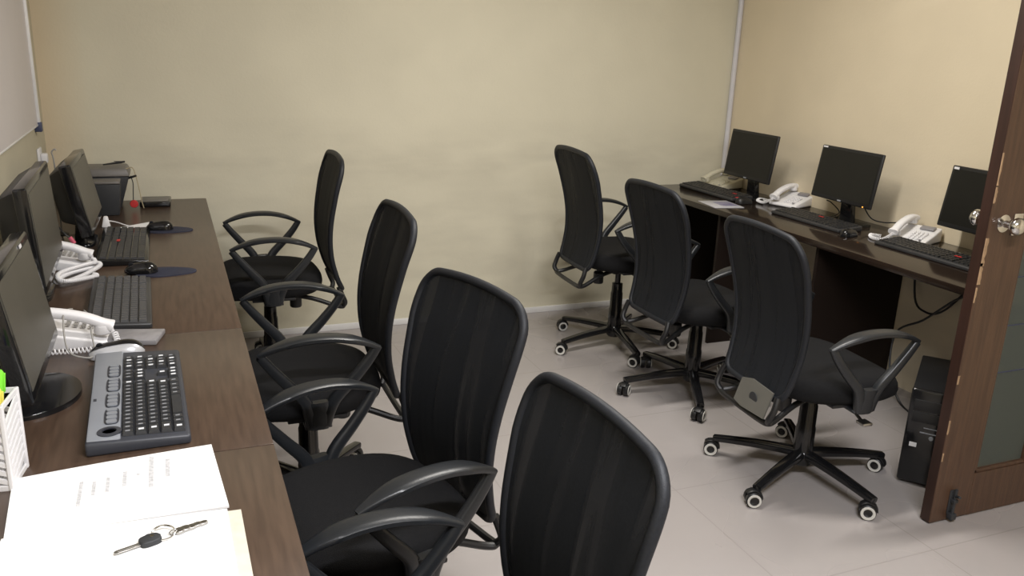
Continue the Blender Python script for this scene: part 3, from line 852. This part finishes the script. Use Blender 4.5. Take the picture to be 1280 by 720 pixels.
telephone('white telephone between the first and middle monitors of the right desk', (3.135, 3.60, .75), Q(-72), M['phone_white'], PG,
          cord=[(-.052, -.11, .035), (-.09, -.13, .012), (-.15, -.10, .010), (-.17, -.04, .010), (-.12, -.045, .010), (-.10, -.02, .010)], turns=34, tiny=True)
telephone('white telephone between the middle monitor and the one behind the door', (3.085, 2.72, .75), Q(-70), M['phone_white'], PG,
          cord=[(-.052, -.11, .035), (-.08, -.14, .012), (-.13, -.135, .010), (-.16, -.08, .010), (-.12, -.07, .010)], turns=30, tiny=True)
telephone('white telephone with coiled cord beside the near left monitor', (-.272, 2.325, .75), Q(88), M['phone_white'], PG,
          cord=[(-.052, -.11, .03), (-.10, -.115, .012), (-.122, -.06, .012), (-.122, .02, .012), (-.12, .09, .012)], turns=30)
telephone('white telephone with thick folded cord beside the middle left monitor', (-.372, 3.135, .75), Q(88), M['phone_white'], PG,
          cord=[(-.052, -.11, .03), (-.10, -.115, .016), (-.17, -.05, .014), (-.25, -.02, .012), (-.27, -.045, .012), (-.22, -.09, .016), (-.14, -.135, .026), (-.11, -.125, .03), (-.13, -.09, .03), (-.20, -.03, .026), (-.275, -.03, .026), (-.29, -.06, .02), (-.23, -.13, .016), (-.20, -.125, .014)], turns=210, rr=.0055)
# thin grey lead lying over the near telephone
b = nb(); tube(b, catmull([(-.335, 2.30, .846), (-.30, 2.36, .82), (-.262, 2.33, .832), (-.275, 2.26, .84), (-.262, 2.15, .785), (-.225, 2.135, .765), (-.205, 2.16, .765), (-.215, 2.24, .80), (-.21, 2.30, .805), (-.24, 2.38, .81)], 6), .0022, 6)
tag(link('thin_wire', b, M['wire_grey']), 'thin grey wire looped over the white telephone by the near left monitor', 'cable')

# ------------------------------------------------------------------ left desk small things
b = nb(); box(b, -.065, .065, -.047, .047, 0, .014, .003)
o = link('note_pad', b, M['pad_grey']); o.location = (-.118, 2.283, .75); o.rotation_euler = (0, 0, Q(-14)); tag(o, 'flat shiny grey pad between silver mouse and grey-keyed keyboard', 'pad')

# open book with loose printed sheet
t = thing('open_book', 'open book of white sheets with cream page edges at the bottom left', 'book', (0, 0, .75))
def sheet(bm, c, z0, z1, curl=0, nx=10, ny=8, mi=0):
    g = {}
    for k, zz in ((0, z0), (1, z1)):
        for i in range(nx + 1):
            for j in range(ny + 1):
                u, v = i / nx, j / ny
                x = (c[0][0] * (1 - u) + c[1][0] * u) * (1 - v) + (c[3][0] * (1 - u) + c[2][0] * u) * v
                y = (c[0][1] * (1 - u) + c[1][1] * u) * (1 - v) + (c[3][1] * (1 - u) + c[2][1] * u) * v
                g[k, i, j] = bm.verts.new((x, y, zz + curl * (math.sin(PI * u) * .6 + .4 * u) * (v * v)))
    for i in range(nx):
        for j in range(ny):
            bm.faces.new((g[1, i, j], g[1, i + 1, j], g[1, i + 1, j + 1], g[1, i, j + 1])).material_index = mi
            bm.faces.new((g[0, i, j], g[0, i, j + 1], g[0, i + 1, j + 1], g[0, i + 1, j])).material_index = mi
    for i in range(nx):
        bm.faces.new((g[0, i, 0], g[0, i + 1, 0], g[1, i + 1, 0], g[1, i, 0])).material_index = mi
        bm.faces.new((g[0, i, ny], g[1, i, ny], g[1, i + 1, ny], g[0, i + 1, ny])).material_index = mi
    for j in range(ny):
        bm.faces.new((g[0, 0, j], g[1, 0, j], g[1, 0, j + 1], g[0, 0, j + 1])).material_index = mi
        bm.faces.new((g[0, nx, j], g[0, nx, j + 1], g[1, nx, j + 1], g[1, nx, j])).material_index = mi
b = nb(); sheet(b, [(-.31, 1.06), (.072, 1.055), (.070, 1.330), (-.29, 1.345)], 0, .005); fixn(b); cp = link('page_block', b, M['cream_paper'], t); cp['label'] = 'cream page edges'
b = nb(); sheet(b, [(-.315, 1.06), (.052, 1.055), (.048, 1.336), (-.287, 1.3535)], .0053, .0072); fixn(b); link('near_page', b, M['paper'], t)
t2 = thing('printed_sheet', 'white sheet with faint rotated lines of print, between keyboard and open book', 'paper', (0, 0, .75))
b = nb(); sheet(b, [(-.285, 1.3545), (.052, 1.3490), (.036, 1.592), (-.300, 1.560)], .0005, .0045, .003); fixn(b); link('page', b, M['paper'], t2)
P_ = {'rnd': random.Random(5)}
# each line of print runs along Y
for x, ya, yb, hgt in ((-.186, 1.425, 1.510, .0030), (-.165, 1.455, 1.505, .0030), (-.143, 1.46, 1.512, .0030), (-.116, 1.472, 1.525, .0035), (-.094, 1.505, 1.512, .003), (-.072, 1.455, 1.570, .0038), (-.044, 1.485, 1.553, .0035)):
    y = ya; b = nb()
    while y < yb:
        l = .003 + .006 * P_['rnd'].random()
        y2 = min(y + l, yb); u = (x + .3) / .336; v = (y - 1.34) / .24
        zz = .0045 + .003 * (math.sin(PI * u) * .6 + .4 * u) * v * v
        box(b, x - hgt, x + hgt, y, y2, zz - .001, zz + .0006)
        y = y2 + .0015
    link('line_of_print', b, M['ink'], t2, smooth=0)

# keys on the book
t = thing('key_ring', 'car key with black head and metal tag lying on the open book', 'keys', (-.075, 1.268, .7575), Q(20))
b = nb(); plate(b, [(-.050, -.003), (-.046, -.0045), (-.010, -.0045), (-.010, .0045), (-.046, .0045), (-.050, .003)], .002, .0042, bev=.0008)
box(b, -.045, -.012, -.0008, .0008, .0038, .0048); link('key_blade', b, M['steel'], t)
b = nb(); plate(b, ellipse(.004, 0, .0165, .0125, 24, .6), .0, .009, bev=.003); link('key_head', b, M['case_dark'], t)
b = nb(); plate(b, ellipse(.008, .003, .003, .003, 12), .009, .0096); link('key_emblem', b, M['chrome'], t)
b = nb(); tube(b, [(.027 + .017 * math.cos(a), .006 + .017 * math.sin(a), .0055 + .003 * math.sin(a)) for a in [2 * PI * k / 28 for k in range(28)]], .0017, 8, closed=True); link('split_ring', b, M['chrome'], t)
b = nb()
tube(b, [(.040 + .006 * math.cos(a), .0, .0045 + .004 * math.sin(a)) for a in [2 * PI * k / 14 for k in range(14)]], .0012, 6, closed=True)
for k in range(5): plate(b, ellipse(.050 + .0095 * k, .001 * (k % 2), .0082, .0078 - .0006 * k, 14, .7), .0005, .0055 - .0003 * k, bev=.0012)
link('metal_tag', b, M['steel'], t)

# pen basket
t = thing('pen_basket', 'white plastic basket with slatted sides at the left edge of the photo', 'basket', (-.345, 1.575, .75), Q(-8))
b = nb(); w_, d_, h_ = .055, .042, .160
box(b, -w_, w_, -d_, d_, 0, .004, .001)
for (x, y) in ((-w_, -d_), (w_, -d_), (w_, d_), (-w_, d_)): box(b, x - .004, x + .004, y - .004, y + .004, 0, h_, .002)
for z in (0, h_ - .010):
    box(b, -w_, w_, -d_ - .0022, -d_ + .0022, z, z + .010, .001); box(b, -w_, w_, d_ - .0022, d_ + .0022, z, z + .010, .001)
    box(b, -w_ - .0022, -w_ + .0022, -d_, d_, z, z + .010, .001); box(b, w_ - .0022, w_ + .0022, -d_, d_, z, z + .010, .001)
nS = 8
for k in range(nS):
    z = .012 + k * (h_ - .03) / nS
    for s in (-1, 1):
        M1 = Matrix.Translation((s * w_, 0, z + .006)) @ Matrix.Rotation(.35, 4, 'X')
        box(b, -.0018, .0018, -d_ - .001, d_ + .001, -.0042, .0042, 0, M4=M1)
        M1 = Matrix.Translation((0, s * d_, z + .006)) @ Matrix.Rotation(.35, 4, 'Y')
        box(b, -w_, w_, -.0018, .0018, -.0042, .0042, 0, M4=M1)
link('basket_body', b, M['white_plastic'], t, smooth=0)
def pen(label, x, y, h, r, m, lean, name='marker_pen', cat='pen'):
    t = thing(name, label, cat, (x, y, .755), group='pens in the white basket')
    t.rotation_euler = (lean[0], lean[1], 0)
    b = nb(); lathe(b, [(r * .55, 0), (r, .01), (r, h - .045)], 14); fixn(b); link('barrel', b, M['white_plastic'], t)
    b = nb(); lathe(b, [(r * 1.08, h - .045), (r * 1.08, h - .004), (r * .8, h), (0, h)], 14); box(b, r, r + .003, -.003, .003, h - .04, h - .005, .0008); fixn(b); link('pen_cap', b, M[m], t)
pen('lime green marker standing highest in the white basket', -.325, 1.588, .198, .009, 'lime', (0, .10))
pen('yellow marker in the white basket', -.320, 1.558, .175, .007, 'yellow', (0, .09))
pen('dark blue pen in the white basket', -.345, 1.60, .185, .005, 'blue', (-.05, .12))
pen('teal pen low in the white basket', -.335, 1.548, .150, .0065, 'teal', (.03, .02))

# back-left corner: grey-topped case, black box, pen, lanyard, flat black box
t = thing('black_case', 'wide black case with grey lid narrowing to its foot, against the back wall', 'case', (-.285, 4.20, .75))
b = nb(); taper_box(b, (-.075, .065, -.07, .07), (-.11, .110, -.09, .09), 0, .150, .008); link('case_body', b, M['case_dark'], t)
b = nb(); taper_box(b, (-.115, .115, -.095, .095), (-.105, .100, -.085, .085), .150, .186, .008); lid = link('case_lid', b, M['case_grey'], t); lid['label'] = 'grey lid'
t = thing('speaker_box', 'black upright box with grey top in front of the lidded case', 'box', (-.262, 4.03, .75))
b = nb(); taper_box(b, (-.055, .042, -.055, .045), (-.062, .055, -.06, .045), 0, .138, .006); link('box_body', b, M['case_dark'], t)
b = nb(); box(b, -.060, .054, -.058, .044, .138, .150, .005); s = link('box_top', b, M['case_grey'], t); s['label'] = 'grey top'
t = thing('black_pen', 'black pen lying on top of the lidded case', 'pen', (-.235, 4.16, .944))
b = nb(); tube(b, [(-.045, 0, .004), (.030, .015, .012), (.045, .018, .014)], [.003, .0055, .004], 10); link('pen_barrel', b, M['wire_black'], t)
b = nb(); box(b, .0, .035, .008, .012, .015, .018, .001); link('pen_clip', b, M['wire_black'], t)
t = thing('lanyard', 'thin cord with a red tag hanging from the lidded case', 'lanyard', (-.16, 4.13, .75))
b = nb(); tube(b, catmull([(-.03, .0, .180), (.0, .0, .187), (.012, -.01, .15), (.022, -.015, .09), (.028, -.02, .04), (.035, -.02, .004)], 6), .0022, 6); link('cord', b, M['beige_cord'], t)
b = nb(); tube(b, catmull([(-.01, .0, .150), (-.002, -.01, .12), (-.004, -.02, .08), (-.006, -.03, .045)], 6), .0022, 6); tube(b, [(-.02, 0, .140), (.014, -.01, .152)], .005, 8); link('strap', b, M['wire_black'], t)
b = nb(); lathe(b, [(0, -.006), (.016, -.005), (.018, 0), (.016, .006), (0, .007)], 18, (-.004, -.035, .028), 'y'); fixn(b); link('red_tag', b, M['red'], t)
t = thing('flat_box', 'flat black box with grey top on the desk corner by the back wall', 'box', (-.075, 4.215, .75), Q(-2))
b = nb(); box(b, -.066, .066, -.075, .075, 0, .026, .006, 3); link('box_body', b, M['gloss_black'], t)
b = nb(); box(b, -.056, .056, -.062, .062, .0255, .0275, .001); link('box_top', b, M['case_grey'], t)
# antenna behind third monitor
t = thing('thin_antenna', 'thin dark antenna with hooked tip rising behind the farthest left monitor', 'antenna', (-.41, 3.60, .75))
b = nb(); lathe(b, [(.025, 0), (.025, .012), (.008, .02), (0, .02)], 16); fixn(b); link('foot', b, M['black_plastic'], t)
b = nb(); tube(b, catmull([(0, 0, .015), (.002, 0, .2), (.0, 0, .30), (-.004, 0, .325), (.006, 0, .338), (.012, 0, .333)], 5), .0028, 8); link('rod', b, M['wire_grey'], t)
# white slip and clip
t = thing('paper_slip', 'tapering white paper slip lying against the farthest black mouse', 'paper', (-.150, 3.705, .75), Q(-2))
b = nb()
V = [(-.060, -.010, .002), (.046, -.040, .010), (.050, .045, .012), (-.055, .010, .002)]
a = [b.verts.new(v) for v in V]; c = [b.verts.new((v[0], v[1], v[2] + .001)) for v in V]
b.faces.new(a[::-1]); b.faces.new(c)
for i in range(4): b.faces.new((a[i], a[(i + 1) % 4], c[(i + 1) % 4], c[i]))
link('slip', b, M['paper'], t, smooth=0)
t = thing('white_plug', 'small white plug with a thin white lead next to the farthest left monitor', 'plug', (-.262, 3.745, .75))
b = nb(); taper_box(b, (-.017, .017, -.015, .015), (-.007, .008, -.008, .008), 0, .045, .004); link('plug_body', b, M['phone_white'], t)
b = nb(); tube(b, catmull([(.010, 0, .025), (.04, -.01, .020), (.07, -.03, .012), (.10, -.05, .006)], 6), .0025, 6); link('lead', b, M['phone_white'], t)
# cables between the monitors, with red ends
t = thing('pink_cable', 'dark cable with two small pink plugs behind the middle left monitor', 'cable', (-.42, 3.20, .75))
b = nb(); tube(b, catmull([(.03, -.02, .19), (.035, -.015, .15), (.06, .0, .10), (.085, .0, .07), (.095, .02, .03), (.08, .05, .004)], 6), .003, 8); link('cable_lead', b, M['wire_black'], t)
b = nb(); tube(b, [(.029, -.022, .190), (.027, -.024, .206)], .006, 10); tube(b, [(.078, 0, .082), (.090, .0, .060)], .007, 10); link('pink_plug', b, M['pink'], t)

# ------------------------------------------------------------------ right desk small things
t = thing('leaflet', 'glossy white leaflet with purple print at the front edge of the right desk', 'leaflet', (2.735, 3.69, .75), Q(-8))
b = nb(); box(b, -.085, .085, -.10, .10, 0, .003, .001); link('leaflet_page', b, M['leaflet'], t)
b = nb(); box(b, -.02, .075, -.06, .055, .003, .0036); link('leaflet_print', b, M['leaflet_ink'], t, smooth=0)
t = thing('red_pouch', 'tiny red cap lying behind the leaflet on the right desk', 'cap', (2.90, 3.775, .75))
b = nb(); lathe(b, [(.016, 0), (.018, .006), (.014, .020), (0, .022)], 16); fixn(b); link('cap_shell', b, M['red'], t)
b = nb(); tube(b, catmull([(3.06, 3.26, .84), (3.12, 3.29, .82), (3.16, 3.27, .775), (3.10, 3.25, .757), (3.04, 3.25, .757), (3.06, 3.20, .757), (3.12, 3.18, .757)], 6), .003, 8)
tag(link('monitor_cable', b, M['wire_black']), 'black cable looping behind the left side of the middle right monitor', 'cable')
b = nb(); tube(b, catmull([(3.06, 3.02, .86), (3.10, 3.0, .80), (3.14, 2.96, .785), (3.17, 2.86, .80), (3.195, 2.80, .78), (3.205, 2.75, .757)], 6), .003, 8)
tag(link('monitor_cable', b, M['wire_black']), 'black cable running from the middle right monitor towards the near white telephone', 'cable')
b = nb(); tube(b, catmull([(3.205, 2.80, .70), (3.18, 2.74, .47), (3.17, 2.66, .425), (3.17, 2.58, .45), (3.18, 2.50, .55), (3.205, 2.42, .70)], 6), .005, 8)
tag(link('power_cable', b, M['wire_black']), 'black cable sagging in a loop on the wall under the right desk', 'cable')
b = nb(); tube(b, catmull([(3.15, 2.40, .60), (3.14, 2.50, .53), (3.13, 2.63, .40), (3.11, 2.75, .30), (3.06, 2.70, .12), (3.05, 2.60, .008), (3.0, 2.45, .008)], 6), .005, 8)
tag(link('power_cable', b, M['wire_black']), 'straight black cable running down the wall below the sagging loop', 'cable')

# computer tower under the right desk
ang = math.atan2(-.14, .11)
t = thing('computer_tower', 'black computer tower on the floor between the chair and the door', 'computer tower', (2.470, 2.068, 0), ang)
b = nb(); box(b, .002, .176, .012, .42, .008, .378, .004); 
for x in (.02, .155):
    for y in (.05, .38): box(b, x - .012, x + .012, y - .012, y + .012, 0, .009, .002)
link('case_body', b, M['black_plastic'], t)
b = nb(); box(b, .0, .178, -.008, .014, .010, .381, .008, 3); fr = link('front_panel', b, M['gloss_black'], t)
b = nb(); box(b, .015, .163, -.011, -.006, .30, .342, .002); box(b, .015, .163, -.011, -.006, .255, .295, .002); link('drive_bay', b, M['black_plastic'], t)
b = nb(); lathe(b, [(0, -.012), (.007, -.012), (.008, -.008), (0, -.006)], 14, (.09, 0, .20), 'y'); fixn(b); link('power_button', b, M['silver'], t)
b = nb(); box(b, .022, .047, -.0092, -.0075, .155, .172); s = link('label_sticker', b, M['white_plastic'], t, smooth=0); s['label'] = 'small white sticker'
b = nb(); box(b, .05, .13, -.0092, -.0075, .215, .219); box(b, .06, .13, -.0092, -.0075, .235, .238); link('trim_line', b, M['silver'], t, smooth=0)
